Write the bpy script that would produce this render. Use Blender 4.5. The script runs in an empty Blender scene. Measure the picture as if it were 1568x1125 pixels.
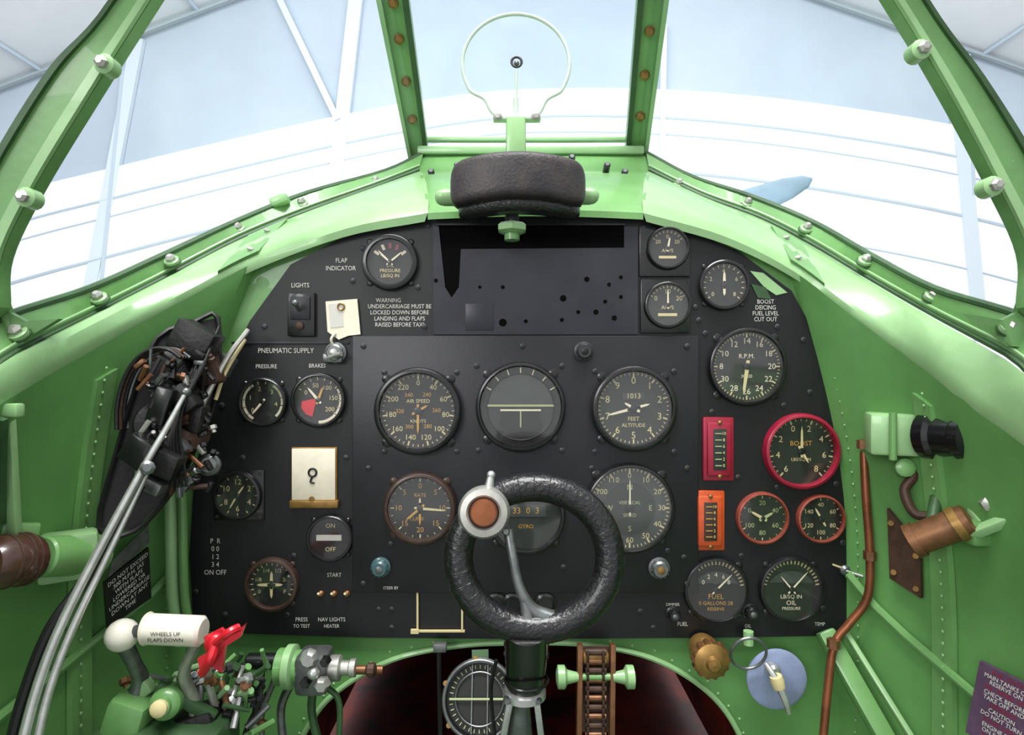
import bpy, bmesh, math, random
from mathutils import Vector, Matrix
random.seed(4)
ZC=2.3; F=935.0; CX=784.0; CY=562.5; D0=.75
U=D0/F
X=Vector((1,0,0)); Y=Vector((0,1,0)); Z=Vector((0,0,1))
def P(px,py,d): return Vector(((px-CX)/F*d, d-D0, ZC-(py-CY)/F*d))
def Q(px,py,off=0): return Vector(((px-CX)*U,-off,ZC-(py-CY)*U))
def lin(c):
    c=c/255.0
    return c/12.92 if c<=.04045 else ((c+.055)/1.055)**2.4
# ---------------------------------------------------------------- materials
MATS={}
def mat(name,rgb,rough=.5,metal=0,var=0,vscale=20,bump=0,bscale=200,rgb2=None,coat=0,spec=.5,speck=None,sscale=90,sth=.66):
    m=bpy.data.materials.new(name); m.use_nodes=True
    nt=m.node_tree; b=nt.nodes['Principled BSDF']
    col=tuple(lin(c) for c in rgb)+(1,)
    b.inputs['Base Color'].default_value=col
    b.inputs['Roughness'].default_value=rough
    b.inputs['Metallic'].default_value=metal
    b.inputs['Coat Weight'].default_value=coat
    b.inputs['Specular IOR Level'].default_value=spec
    if var or bump or speck:
        tc=nt.nodes.new('ShaderNodeTexCoord')
    src=None
    if var:
        n=nt.nodes.new('ShaderNodeTexNoise'); n.inputs['Scale'].default_value=vscale
        n.inputs['Detail'].default_value=6; n.inputs['Roughness'].default_value=.65
        nt.links.new(tc.outputs['Object'],n.inputs['Vector'])
        r=nt.nodes.new('ShaderNodeValToRGB')
        c2=tuple(lin(c) for c in rgb2) if rgb2 else tuple(max(0,c*(1-var)) for c in col[:3])
        r.color_ramp.elements[0].position=.35; r.color_ramp.elements[0].color=c2+(1,)
        r.color_ramp.elements[1].position=.62; r.color_ramp.elements[1].color=col
        nt.links.new(n.outputs['Fac'],r.inputs['Fac']); src=r.outputs['Color']
    if speck:
        n=nt.nodes.new('ShaderNodeTexNoise'); n.inputs['Scale'].default_value=sscale; n.inputs['Detail'].default_value=8; n.inputs['Roughness'].default_value=.75
        nt.links.new(tc.outputs['Object'],n.inputs['Vector'])
        r=nt.nodes.new('ShaderNodeValToRGB'); r.color_ramp.elements[0].position=sth; r.color_ramp.elements[0].color=(0,0,0,1)
        r.color_ramp.elements[1].position=sth+.04; r.color_ramp.elements[1].color=(.8,.8,.8,1)
        nt.links.new(n.outputs['Fac'],r.inputs['Fac'])
        mx=nt.nodes.new('ShaderNodeMixRGB'); nt.links.new(r.outputs['Color'],mx.inputs['Fac'])
        if src: nt.links.new(src,mx.inputs[1])
        else: mx.inputs[1].default_value=col
        mx.inputs[2].default_value=tuple(lin(c) for c in speck)+(1,); src=mx.outputs['Color']
    if src: nt.links.new(src,b.inputs['Base Color'])
    if bump:
        n2=nt.nodes.new('ShaderNodeTexNoise'); n2.inputs['Scale'].default_value=bscale
        nt.links.new(tc.outputs['Object'],n2.inputs['Vector'])
        bp=nt.nodes.new('ShaderNodeBump'); bp.inputs['Strength'].default_value=bump; bp.inputs['Distance'].default_value=.002
        nt.links.new(n2.outputs['Fac'],bp.inputs['Height']); nt.links.new(bp.outputs['Normal'],b.inputs['Normal'])
    MATS[name]=m; return m
mat('green',(108,157,92),.36,0,.25,9,.07,120,coat=.25,speck=(150,180,140),sscale=60,sth=.70)
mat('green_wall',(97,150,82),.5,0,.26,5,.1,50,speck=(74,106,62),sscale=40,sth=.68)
mat('green_light',(145,186,130),.33,0,.18,12,.05,150,coat=.3,speck=(108,142,98),sscale=70,sth=.68)  # cockpit green with its highlight tone put into the colour
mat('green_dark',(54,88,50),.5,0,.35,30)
mat('sight_paint',(196,214,198),.35,0,.12,80,coat=.2)
mat('panel_black',(15,16,19),.46,0,.3,60,.08,900,speck=(54,56,60),sscale=150,sth=.70)
mat('panel_board',(26,26,31),.42,0,.25,30,.08,900,speck=(66,68,74),sscale=150,sth=.71)
mat('plate_grey',(54,54,62),.36,.4,.3,10,speck=(28,28,32),sscale=120,sth=.68)
mat('black',(12,12,13),.45)
mat('grime_black',(20,19,19),.5,0,.5,60,.3,200,speck=(96,90,80),sscale=130,sth=.64)
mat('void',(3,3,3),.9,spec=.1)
mat('black_gloss',(14,14,16),.25,0,coat=.4)
mat('bezel',(22,22,24),.28,0,.2,80,coat=.3,speck=(80,80,78),sscale=300,sth=.68)
mat('bezel_brown',(62,44,36),.35,0,.3,80,coat=.2,speck=(120,90,60),sscale=300,sth=.66)
mat('face',(18,20,17),.6)
mat('face_green',(40,47,41),.55,0,.3,90)
mat('face_grey',(60,66,63),.5,0,.25,60)
mat('label',(196,194,186),.6)
mat('white',(220,211,184),.5)
mat('cream',(204,190,142),.55)
mat('gold',(186,142,62),.5)
mat('lume',(162,172,126),.6)
mat('red',(205,18,40),.38,0,.25,60,coat=.3)
mat('crimson',(150,22,50),.35,0,.25,50,coat=.3,speck=(220,90,120),sscale=200,sth=.68)
mat('orange',(200,80,34),.4,0,.25,50,coat=.3,speck=(240,150,90),sscale=200,sth=.68)
mat('copper_rim',(150,72,58),.35,.2,.3,90)
mat('copper',(140,84,54),.38,.6,.4,30)
mat('brass',(160,124,70),.38,.65,.4,60)
mat('bronze',(128,88,58),.4,.5,.4,60)
mat('rust',(78,54,42),.6,.2,.5,50)
mat('silver',(205,207,204),.3,.75,.2,80)
mat('steel',(128,132,132),.35,.75,.35,80)
mat('alu',(186,186,178),.4,.65,.3,60)
mat('screw',(62,64,66),.4,.5)
mat('leather',(18,18,21),.36,0,.5,120,.7,240,coat=.3,speck=(62,62,66),sscale=160,sth=.66)
mat('pad',(60,51,51),.5,0,.5,26,.3,300,rgb2=(30,28,32),speck=(104,88,84),sscale=90,sth=.68)
mat('card',(226,218,196),.6,0,.12,60)
mat('handle_white',(232,228,214),.35,0,.08,40,coat=.3,speck=(170,150,120),sscale=90,sth=.7)
mat('blue_tint',(136,148,180),.5,0,.2,40)
mat('teal',(60,90,94),.3,0,coat=.4)
mat('placard_purple',(88,66,90),.5,0,.3,40)
mat('brown_knob',(74,46,38),.3,0,.35,60,coat=.4)
mat('footwell_red',(112,26,12),.55,0,.6,7,rgb2=(28,8,6))
mat('prop',(112,138,154),.5,0,.2,4)
mat('nose_paint',(96,104,76),.6,0,.3,3)
mat('tyre',(24,24,24),.7)
mat('hangar_wall',(188,201,214),.8,0,.10,.5)
mat('hangar_white',(250,251,252),.7,0,.03,.8)
mat('hangar_line',(190,203,214),.7)
mat('hangar_post',(212,222,229),.6)
mat('hangar_dark',(160,172,178),.7)
mat('hangar_roof',(226,230,232),.8,0,.06,1.2)
mat('hangar_floor',(170,170,168),.6,0,.15,1.5)
def glass(name,fac,tint,rough=.05):
    m=bpy.data.materials.new(name); m.use_nodes=True; nt=m.node_tree; nt.nodes.clear()
    o=nt.nodes.new('ShaderNodeOutputMaterial'); mx=nt.nodes.new('ShaderNodeMixShader')
    t=nt.nodes.new('ShaderNodeBsdfTransparent'); g=nt.nodes.new('ShaderNodeBsdfGlossy')
    t.inputs['Color'].default_value=tint+(1,); g.inputs['Roughness'].default_value=rough
    mx.inputs['Fac'].default_value=fac
    nt.links.new(t.outputs[0],mx.inputs[1]); nt.links.new(g.outputs[0],mx.inputs[2]); nt.links.new(mx.outputs[0],o.inputs['Surface'])
    MATS[name]=m
glass('glass',.04,(.97,.985,1.0),.12); glass('dial_glass',.055,(1,1,1),.08)
# ---------------------------------------------------------------- builder
GL={}
def glyph(s):
    if s in GL: return GL[s]
    cu=bpy.data.curves.new('t','FONT'); cu.body=s; cu.align_x='CENTER'; cu.align_y='CENTER'; cu.resolution_u=2; cu.size=1
    ob=bpy.data.objects.new('t',cu); bpy.context.scene.collection.objects.link(ob)
    bpy.context.view_layer.update()
    me=bpy.data.meshes.new_from_object(ob.evaluated_get(bpy.context.evaluated_depsgraph_get()))
    r=([(v.co.x,v.co.y) for v in me.vertices],[tuple(p.vertices) for p in me.polygons])
    bpy.data.objects.remove(ob); bpy.data.curves.remove(cu); bpy.data.meshes.remove(me)
    GL[s]=r; return r
def frame(ax):
    ax=ax.normalized(); h=Z if abs(ax.z)<.9 else X
    u=ax.cross(h).normalized(); v=u.cross(ax).normalized(); return u,v,ax
def smooth_pts(pts,n=6,closed=False):
    out=[]; N=len(pts)
    rng=range(N if closed else N-1)
    for i in rng:
        if closed: a,b,c,d=[pts[(i+k)%N] for k in (-1,0,1,2)]
        else:
            b,c=pts[i],pts[i+1]; a=pts[i-1] if i>0 else b*2-c; d=pts[i+2] if i+2<N else c*2-b
        for k in range(n):
            t=k/n; out.append(.5*((2*b)+(c-a)*t+(2*a-5*b+4*c-d)*t*t+(3*b-a-3*c+d)*t**3))
    if not closed: out.append(pts[-1])
    return out
class B:
    def __init__(s,name): s.name=name; s.v=[]; s.f=[]; s.m=[]; s.mats=[]
    def add(s,vs,fs,mt):
        if mt not in s.mats: s.mats.append(mt)
        k=s.mats.index(mt); b=len(s.v); s.v+=[Vector(v) for v in vs]
        for f in fs: s.f.append(tuple(b+i for i in f)); s.m.append(k)
    def lathe(s,c,ax,prof,mt,seg=28,cap=True):
        u,v,a=frame(ax); vs=[]; fs=[]
        for r,h in prof:
            for i in range(seg):
                t=2*math.pi*i/seg; vs.append(c+a*h+(u*math.cos(t)+v*math.sin(t))*max(r,1e-5))
        for j in range(len(prof)-1):
            for i in range(seg):
                i2=(i+1)%seg; fs.append((j*seg+i,j*seg+i2,(j+1)*seg+i2,(j+1)*seg+i))
        if cap:
            fs.append(tuple(range(seg))); fs.append(tuple((len(prof)-1)*seg+i for i in range(seg)))
        s.add(vs,fs,mt)
    def cyl(s,p0,p1,r,mt,r1=None,seg=16,bev=0):
        r1=r if r1 is None else r1; L=(p1-p0).length
        if bev: pr=[(r-bev,0),(r,bev),(r1,L-bev),(r1-bev,L)]
        else: pr=[(r,0),(r1,L)]
        s.lathe(p0,p1-p0,pr,mt,seg)
    def sphere(s,c,r,mt,ax=Z,sq=1,seg=18):
        n=9; s.lathe(c,ax,[(r*math.sin(math.pi*i/n),-r*sq*math.cos(math.pi*i/n)) for i in range(n+1)],mt,seg,False)
    def tube(s,pts,r,mt,seg=10,closed=False,sm=6):
        rr=r
        if sm:
            n0=len(pts); pts=smooth_pts(pts,sm,closed)
            if isinstance(r,(list,tuple)):
                rr=[]
                for i in range(len(pts)):
                    t=i/sm; k=min(int(t),n0-1); k2=(k+1)%n0 if closed else min(k+1,n0-1); rr.append(r[k]+(r[k2]-r[k])*(t-k))
        N=len(pts)
        if not isinstance(rr,(list,tuple)): rr=[rr]*N
        vs=[];fs=[]; u=None
        for i in range(N):
            if closed: t=(pts[(i+1)%N]-pts[i-1])
            else: t=pts[min(i+1,N-1)]-pts[max(i-1,0)]
            t=t.normalized()
            if u is None: u,_,_=frame(t)
            u=(u-t*u.dot(t)).normalized(); v=t.cross(u)
            for k in range(seg):
                a=2*math.pi*k/seg; vs.append(pts[i]+(u*math.cos(a)+v*math.sin(a))*rr[i])
        for i in range(N if closed else N-1):
            j=(i+1)%N
            for k in range(seg):
                k2=(k+1)%seg; fs.append((i*seg+k,i*seg+k2,j*seg+k2,j*seg+k))
        if not closed: fs.append(tuple(range(seg))); fs.append(tuple((N-1)*seg+k for k in range(seg)))
        s.add(vs,fs,mt)
    def ring(s,c,ax,R,r,mt,seg=40,seg2=10,sx=1,sz=1):
        u,v,a=frame(ax)
        s.tube([c+u*math.cos(2*math.pi*i/seg)*R*sx+v*math.sin(2*math.pi*i/seg)*R*sz for i in range(seg)],r,mt,seg2,True,0)
    def box(s,c,size,mt,rot=None,bev=0):
        bm=bmesh.new(); bmesh.ops.create_cube(bm,size=1)
        bmesh.ops.scale(bm,vec=size,verts=bm.verts)
        if bev: bmesh.ops.bevel(bm,geom=bm.edges[:],offset=bev,segments=2,affect='EDGES',profile=.5)
        R=rot.to_matrix() if hasattr(rot,'to_matrix') else rot
        bm.verts.index_update()
        vs=[(R@v.co if R else v.co)+c for v in bm.verts]; fs=[tuple(v.index for v in f.verts) for f in bm.faces]
        bm.free(); s.add(vs,fs,mt)
    def bar(s,p0,p1,w,h,mt,up=Z,bev=0):
        a=(p1-p0); L=a.length; a.normalize(); sd=a.cross(up).normalized(); u=sd.cross(a)
        M=Matrix((a,sd,u)).transposed(); s.box((p0+p1)/2,(L,w,h),mt,M,bev)
    def prism(s,pts,off,mt):
        n=len(pts); vs=list(pts)+[p+off for p in pts]
        fs=[tuple(range(n)),tuple(range(2*n-1,n-1,-1))]+[(i,(i+1)%n,n+(i+1)%n,n+i) for i in range(n)]
        s.add(vs,fs,mt)
    def strip(s,A,Bp,off,mt):
        n=len(A); vs=list(A)+list(Bp)+[p+off for p in A]+[p+off for p in Bp]; fs=[]
        for i in range(n-1):
            fs+=[(i,i+1,n+i+1,n+i),(2*n+i+1,2*n+i,3*n+i,3*n+i+1),(i+1,i,2*n+i,2*n+i+1),(n+i,n+i+1,3*n+i+1,3*n+i)]
        fs+=[(0,n,3*n,2*n),(n-1,2*n-1,4*n-1,3*n-1)]
        s.add(vs,fs,mt)
    def grid(s,rows,mt):
        n=len(rows[0]); vs=[p for r in rows for p in r]; fs=[]
        for j in range(len(rows)-1):
            for i in range(n-1): fs.append((j*n+i,j*n+i+1,(j+1)*n+i+1,(j+1)*n+i))
        s.add(vs,fs,mt)
    def text(s,st,c,size,mt,ang=0,xd=X,zd=Z,sx=1):
        vs,fs=glyph(st); ca,sa=math.cos(ang),math.sin(ang)
        s.add([c+(xd*(x*sx*ca+y*sa)+zd*(-x*sx*sa+y*ca))*size for x,y in vs],fs,mt)
    def done(s,par=None,sharp=35):
        me=bpy.data.meshes.new(s.name); me.from_pydata([tuple(v) for v in s.v],[],s.f)
        for m in s.mats: me.materials.append(MATS[m])
        me.polygons.foreach_set('material_index',s.m)
        bm=bmesh.new(); bm.from_mesh(me); bmesh.ops.recalc_face_normals(bm,faces=bm.faces); bm.to_mesh(me); bm.free()
        me.polygons.foreach_set('use_smooth',[True]*len(me.polygons))
        me.set_sharp_from_angle(angle=math.radians(sharp)); me.update()
        ob=bpy.data.objects.new(s.name,me); bpy.context.scene.collection.objects.link(ob)
        if par: ob.parent=par
        return ob
def empty(nm):
    o=bpy.data.objects.new(nm,None); bpy.context.scene.collection.objects.link(o); return o
FR=-Y  # toward pilot
# ================================================================ HANGAR
dW=9.0
pk=(784,-160); el=(-400,290); er=(1968,250)
gl=lambda t,d:P(t[0],t[1],d)
E1,PK,E2=gl(el,dW),gl(pk,dW),gl(er,dW)
b=B('wall_front'); b.prism([Vector((E1.x,E1.y,0)),E1,PK,E2,Vector((E2.x,E2.y,0))],Y*.15,'hangar_wall'); b.done()
T=[(-420,420),(0,300),(150,262),(300,226),(500,181),(640,155),(800,137),(1040,138),(1300,165),(1568,215),(1980,330)]
b=B('hangar_wall_cladding')
A=smooth_pts([P(x,y,8.94) for x,y in T],5); A0=[Vector((p.x,p.y,.0)) for p in A]
b.strip(A,A0,Y*.055,'hangar_white')
for off,r in ((42,.018),(66,.012),(120,.024),(190,.014)):
    b.tube([P(x,y+off*(1+.0002*abs(x-784)),8.935) for x,y in T],r,'hangar_line',6)
b.done()
b=B('hangar_wall_frame')
for i,(p,q,w,m) in enumerate((((212,60),(128,500),.18,'hangar_post'),((190,110),(150,500),.05,'hangar_line'),((552,-60),(508,330),.2,'hangar_post'),
    ((1452,10),(1500,520),.2,'hangar_post'),((1478,30),(1488,300),.05,'hangar_line'),((1016,40),(1012,300),.08,'hangar_post'),((400,-60),(518,185),.09,'hangar_post'),((1330,-60),(1460,120),.07,'hangar_post'))):
    h=.07+.008*i
    b.bar(P(p[0],p[1],8.99-h/2-.0),P(q[0],q[1],8.99-h/2),w,h,m,Y)
b.done()
b=B('ceiling')
for a,c in ((E1,PK),(PK,E2)):
    b.prism([a,c,c+Vector((0,-6.2,0)),a+Vector((0,-6.2,0))],Z*.1,'hangar_roof')
b.done()
b=B('roof_truss')
for d,r in ((8.85,.03),(7.2,.05),(5.7,.04),(4.2,.04)):
    o=Vector((0,d-dW,-.06))
    b.tube([E1+o,PK+o],r,'hangar_dark',6,sm=0); b.tube([PK+o,E2+o],r,'hangar_dark',6,sm=0)
for t in (.2,.4,.6,.8):
    for a,c in ((E1,PK),(E2,PK)):
        p=a.lerp(c,t)-Z*.045; b.tube([p-Y*.1,p-Y*6],.03,'hangar_line',6,sm=0)
b.done()
for nm,e,sg in (('wall_left',E1,-1),('wall_right',E2,1)):
    b=B(nm); b.box(Vector((e.x+sg*.08,e.y-8,e.z/2)),(.15,16,e.z),'hangar_white'); b.done()
b=B('floor'); b.box(Vector((0,1,-.05)),(26,19,.1),'hangar_floor'); b.done()
# ================================================================ AIRCRAFT STRUCTURE
AC=empty('fighter_aircraft_fuselage')
b=B('engine_cowling')
rows=[]
for d,rx,rz,cz in ((1.74,.38,.36,-.02),(1.9,.38,.34,0.02),(2.4,.30,.27,.22),(2.66,.20,.19,.31),(2.72,.14,.14,.32)):
    rows.append([Vector((rx*math.cos(2*math.pi*i/36),d-D0,ZC+cz+rz*math.sin(2*math.pi*i/36))) for i in range(37)])
b.grid(rows,'nose_paint'); b.done(AC)
b=B('landing_gear')
for sx in (-1,1):
    x=sx*.95; b.cyl(Vector((sx*.35,1.1,ZC-.3)),Vector((x,1.1,.38)),.045,'steel'); 
    b.lathe(Vector((x-.09,1.1,.38)),X,[(.12,0),(.30,.0),(.36,.03),(.38,.09),(.36,.15),(.30,.18),(.12,.18)],'tyre',36); b.lathe(Vector((x-.10,1.1,.38)),X,[(.14,0),(.14,.2)],'steel',24)
b.bar(Vector((-.4,1.1,ZC-.3)),Vector((.4,1.1,ZC-.3)),.06,.06,'steel'); b.done(AC)
b=B('propeller')
hub=P(784,452,2.86); tip=P(1243,274,2.86); dr=(tip-hub); L=dr.length; dr.normalize(); sd=dr.cross(Y).normalized()
b.lathe(hub-Y*.10,Y,[(.13,0),(.13,.12),(.10,.25),(.05,.34),(.0,.37)],'prop')
for s_ in (1,-1):
    rows=[]
    for t,w in ((.05,.05),(.2,.085),(.4,.11),(.6,.11),(.8,.095),(.92,.07),(.98,.04),(1,.008)):
        c=hub+dr*s_*L*t; tw=math.radians(50-38*t); ww=sd*math.cos(tw)+Y*math.sin(tw); nn=dr.cross(ww)
        rows.append([c+ww*w*math.cos(a)*.8+nn*.014*math.sin(a)*(1-t*.6) for a in [2*math.pi*i/14 for i in range(15)]])
    b.grid(rows,'prop')
b.done(AC)
# ================================================================ COCKPIT SHELL
LS=[[(655,326,.735),(640,264,.98),(648,238,1.02)],[(530,350,.738),(560,294,.92),(590,266,.97)],[(390,402,.742),(462,330,.88),(470,300,.90)],
 [(290,455,.71),(365,370,.82),(365,342,.83)],[(190,510,.66),(255,428,.74),(245,398,.74)],[(95,563,.59),(150,482,.66),(140,446,.66)],
 [(0,618,.52),(28,545,.55),(10,490,.56)],[(-150,705,.44),(-130,625,.45),(-150,560,.45)],[(-1273,842,.2),(-1366,702,.2),(-1413,562,.2)]]
RS=[[(985,326,.735),(995,264,.98),(990,238,1.02)],[(1110,362,.738),(1080,305,.93),(1060,275,.97)],[(1215,415,.742),(1165,337,.88),(1150,305,.90)],
 [(1300,480,.71),(1240,376,.82),(1245,345,.83)],[(1390,548,.66),(1330,430,.74),(1335,397,.74)],[(1475,612,.59),(1425,485,.66),(1430,447,.66)],
 [(1568,682,.535),(1540,550,.56),(1568,492,.56)],[(1720,775,.45),(1690,640,.46),(1720,570,.46)],[(2841,842,.2),(2934,702,.2),(2981,562,.2)]]
def lines(S):
    return [smooth_pts([P(*q[k]) for q in S],5) for k in range(3)]
def interpL(S,y):
    p=smooth_pts([P(*q[0]) for q in S],5)[10:]
    if y>=p[0].y: return p[0]
    for a,c in zip(p,p[1:]):
        if a.y>=y>=c.y and a.y!=c.y: return a.lerp(c,(a.y-y)/(a.y-c.y))
    return p[-1]
def wmax(d):
    T_=[(-.2,.50),(.3,.50),(.5,.492),(.58,.478),(.66,.458),(.76,.405),(.9,.38)]
    for (a,x),(c,z) in zip(T_,T_[1:]):
        if a<=d<=c: return x+(z-x)*(d-a)/(c-a)
    return .5
def wallpt(side,d,t,inn=0):
    S=LS if side<0 else RS
    l=interpL(S,d-D0); z0=l.z; z=z0+((ZC-.75)-z0)*t
    s_=math.sin(min(1,t/.4)*math.pi/2); w=wmax(d)-inn
    x=l.x+(side*w-l.x)*s_-side*.10*max(0,t-.5)**2*2
    return Vector((x,d-D0,z))
for nm,S,sg in (('side_rail_left',LS,-1),('side_rail_right',RS,1)):
    b=B(nm); Ls,Ms,Gs=lines(S); rows=[]
    upv=Vector((-sg*.3,-.5,.8)).normalized()
    for k,(t,h) in enumerate(((0,-.02),(0,0),(.05,.008),(.12,.012),(.35,.017),(.65,.015),(.9,.007),(1,0))):
        r=[]
        for l,m_ in zip(Ls,Ms):
            p=l.lerp(m_,t)
            if k==0: p=l+Vector((sg*.004,.002,-.010))
            else: p=p+upv*h
            r.append(p)
        rows.append(r)
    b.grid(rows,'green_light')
    up=Vector((-sg*.2,-.3,.9)).normalized()
    b.strip([m_.lerp(g,.12)+up*.005 for m_,g in zip(Ms,Gs)],[g+up*.006 for g in Gs],-up*.006,'green')
    b.tube([m_.lerp(g,.08)+up*.002 for m_,g in zip(Ms,Gs)],.0030,'green_dark',6,sm=0)  # shadow line along the flange, put in as a dark tube
    b.tube([m_.lerp(g,.16)+up*.007 for m_,g in zip(Ms,Gs)],.0016,'green_light',6,sm=0)
    b.tube([g+up*.004 for g in Gs],.004,'green_dark',8,sm=0)
    bl=((28,520,.555),(152,465,.66),(263,407,.74),(365,357,.83),(462,318,.89),(575,285,.95)) if sg<0 else ((1545,512,.56),(1428,462,.665),(1325,407,.745),(1235,357,.83),(1145,318,.90),(1040,288,.96))
    for q in bl:
        c=P(*q)+up*.006; ax=Vector((0,-.75,.66))
        b.lathe(c,ax,[(.0085,-.002),(.0085,.002),(.006,.003)],'green_light',16)
        b.lathe(c,ax,[(.006,.002),(.006,.006),(.003,.009)],'alu',6)
        b.lathe(c-ax*.002,ax,[(.010,-.001),(.010,.0005)],'green_dark',16)
    if sg<0: b.box(P(428,314,.87)+up*.006,(.026,.018,.014),'green_light',Matrix.Rotation(-.4,3,'Y'),.004)
    A=[];C=[]
    for j in range(10,14):
        A.append(Ls[j].lerp(Ms[j],.05)+upv*.0125); C.append(Ls[j].lerp(Ms[j],.62)+upv*.0195)
    b.strip(A,C,-upv*.004,'green')
    for t in (.2,.75): b.lathe(A[1].lerp(C[1],t)+upv*.001,upv,[(.004,0),(.004,.002)],'alu',10)
    b.done(AC)
b=B('instrument_coaming')
fr=Vector((0,-.5,.8)).normalized()
def crow(t,k):
    l0,m0,g0=[P(*q) for q in LS[0]]; l1,m1,g1=[P(*q) for q in RS[0]]
    seq={0:(l0-Z*.008,l1-Z*.008),1:(l0,l1),2:(l0.lerp(m0,.12)+fr*.012,l1.lerp(m1,.12)+fr*.012),3:(l0.lerp(m0,.6)+fr*.015,l1.lerp(m1,.6)+fr*.015),4:(m0,m1),5:(g0,g1),6:(g0+Y*.03,g1+Y*.03)}
    a,c=seq[k]; return a.lerp(c,t)+Z*.004*math.sin(math.pi*t)
b.grid([[crow(i/16,k) for i in range(17)] for k in range(7)],'green')
for x,y in ((660,262),(957,262),(945,293),(668,295),(700,252),(930,252),(876,240)):
    b.lathe(P(x,y,.90),Vector((0,-1,.4)),[(.005,-.03),(.005,.0),(.003,.002)],'screw',12)
b.bar(P(640,232,1.02),P(985,232,1.02),.02,.014,'green_light',Z,.003)
b.bar(P(645,214,1.04),P(980,214,1.04),.012,.008,'green_light',Z,.002)
b.done(AC)
for nm,S,sg in (('sidewall_left',LS,-1),('sidewall_right',RS,1)):
    b=B(nm); rows=[]
    ds=[.765,.74,.71,.68,.65,.62,.59,.56,.53,.5,.45,.4,.33,.25,.205]
    for d in ds: rows.append([wallpt(sg,d,k/22) for k in range(23)])
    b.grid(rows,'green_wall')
    for d0,w in ((.645,.022),(.50,.025)):
        A=[wallpt(sg,d0-w/2,k/22,.004)-Vector((sg*.004,0,0)) for k in range(1,22)]
        C=[wallpt(sg,d0+w/2,k/22,.004)-Vector((sg*.004,0,0)) for k in range(1,22)]
        b.strip(A,C,Vector((sg*.006,0,0)),'green')
        for k in range(2,60):
            p=wallpt(sg,d0-w*.2,k/60,.006)-Vector((sg*.005,0,0))
            b.sphere(p,.0018,'green_light',X,.6,8)
    for t,r in ((.42,.005),(.78,.008)):
        b.tube([wallpt(sg,d,t,.008) for d in ds[1:]],r,'green',8,sm=0)
    for k in range(3,60):
        b.sphere(wallpt(sg,.735,k/60,.002),.0016,'green_light',X,.6,8)
    b.done(AC)
b=B('cockpit_floor_panel'); b.box(Vector((0,-.3,ZC-.76)),(.92,1.0,.02),'green_dark'); b.done(AC)
b=B('panel_bulkhead')
inn=[(440,1400),(450,1180),(470,1115),(515,1062),(600,1014),(700,993),(800,988),(900,991),(1000,1012),(1080,1058),(1128,1115),(1145,1180),(1155,1400)]
out=[(240,1400),(240,1180),(240,1050),(240,960),(300,925),(500,925),(800,925),(1050,925),(1200,925),(1300,925),(1370,960),(1370,1150),(1370,1400)]
b.strip([Q(x,y,-.010) for x,y in inn],[Q(x,y,-.010) for x,y in out],Y*.006,'green_wall')
b.tube([Q(x,y,-.008) for x,y in inn],.0035,'green_light',8)
for k in range(len(inn)-1):
    for t in (0,.33,.66):
        x=inn[k][0]+(inn[k+1][0]-inn[k][0])*t; y=inn[k][1]+(inn[k+1][1]-inn[k][1])*t
        v=Vector((x-800,y-1400)).normalized()*12; b.sphere(Q(x+v.x,y+v.y,-.010),.0018,'green_light',Y,.6,8)
PO=[(296,955),(290,850),(298,720),(330,600),(382,492),(445,405),(515,368),(640,326),(720,322),(860,322),(980,324),(1130,384),(1212,445),(1264,540),(1300,650),(1317,780),(1322,962),(1270,973),(1100,976),(800,978),(560,976),(330,968)]
RO=[(236,960),(232,850),(238,720),(262,590),(322,450),(392,400),(500,362),(640,320),(720,316),(860,316),(980,318),(1135,372),(1225,415),(1320,520),(1365,640),(1378,780),(1380,962)]
b.strip([Q(x*1+(800-x)*.01,y+4,-.006) for x,y in PO[:17]],[Q(x,y,-.0065) for x,y in RO],Y*.004,'green')
b.done(AC)
b=B('footwell')
rows=[]
for yy in (.018,.25,.6,.95):
    rows.append([Vector(((x-795)*U*1.15+.01,yy,ZC-(y-40-CY)*U)) for x,y in inn])
b.grid(rows,'footwell_red')
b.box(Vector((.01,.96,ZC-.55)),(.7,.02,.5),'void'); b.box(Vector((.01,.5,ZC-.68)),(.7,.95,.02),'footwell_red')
b.done(AC)
# ================================================================ WINDSCREEN
WS=empty('windscreen')
b=B('windscreen_frame')
def strut(e1b,e1t,e2b,e2t,db,dt):
    a0,a1=P(*e1b,db),P(*e1t,dt); c0,c1=P(*e2b,db),P(*e2t,dt)
    a1=a0+(a1-a0)*2.0; c1=c0+(c1-c0)*2.0
    b.strip([a0,a1],[c0,c1],Vector((0,.012,.006)),'green')
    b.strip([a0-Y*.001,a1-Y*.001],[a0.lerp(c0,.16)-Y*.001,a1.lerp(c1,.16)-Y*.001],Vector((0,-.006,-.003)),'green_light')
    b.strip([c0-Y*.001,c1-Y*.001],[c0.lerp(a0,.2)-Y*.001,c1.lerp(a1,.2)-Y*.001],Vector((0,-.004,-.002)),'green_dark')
    return (a0+c0)/2,(a1+c1)/2
def prj(m0,m1,py):
    for i in range(2000):
        p=m0.lerp(m1,i/2000); d=p.y+D0
        if CY-(p.z-ZC)/d*F<=py: return p
    return m1
m0,m1=strut((626,242),(577,0),(657,242),(626,0),1.04,.87)
for py in (183,125,60,5,-60): 
    c=prj(m0,m1,py); b.lathe(c,Vector((0,-.8,-.5)),[(.0075,-.002),(.0075,.004),(.004,.008)],'brass',10)
sl1=m1; sl0=m0
m0,m1=strut((990,242),(1023,0),(957,242),(976,0),1.04,.87)
for py in (178,115,48,-15): 
    c=prj(m0,m1,py); b.lathe(c,Vector((0,-.8,-.5)),[(.0075,-.002),(.0075,.004),(.004,.008)],'brass',10)
sr0,sr1=m0,m1
def bowp(pts): return smooth_pts([P(*q) for q in pts],6)
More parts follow.
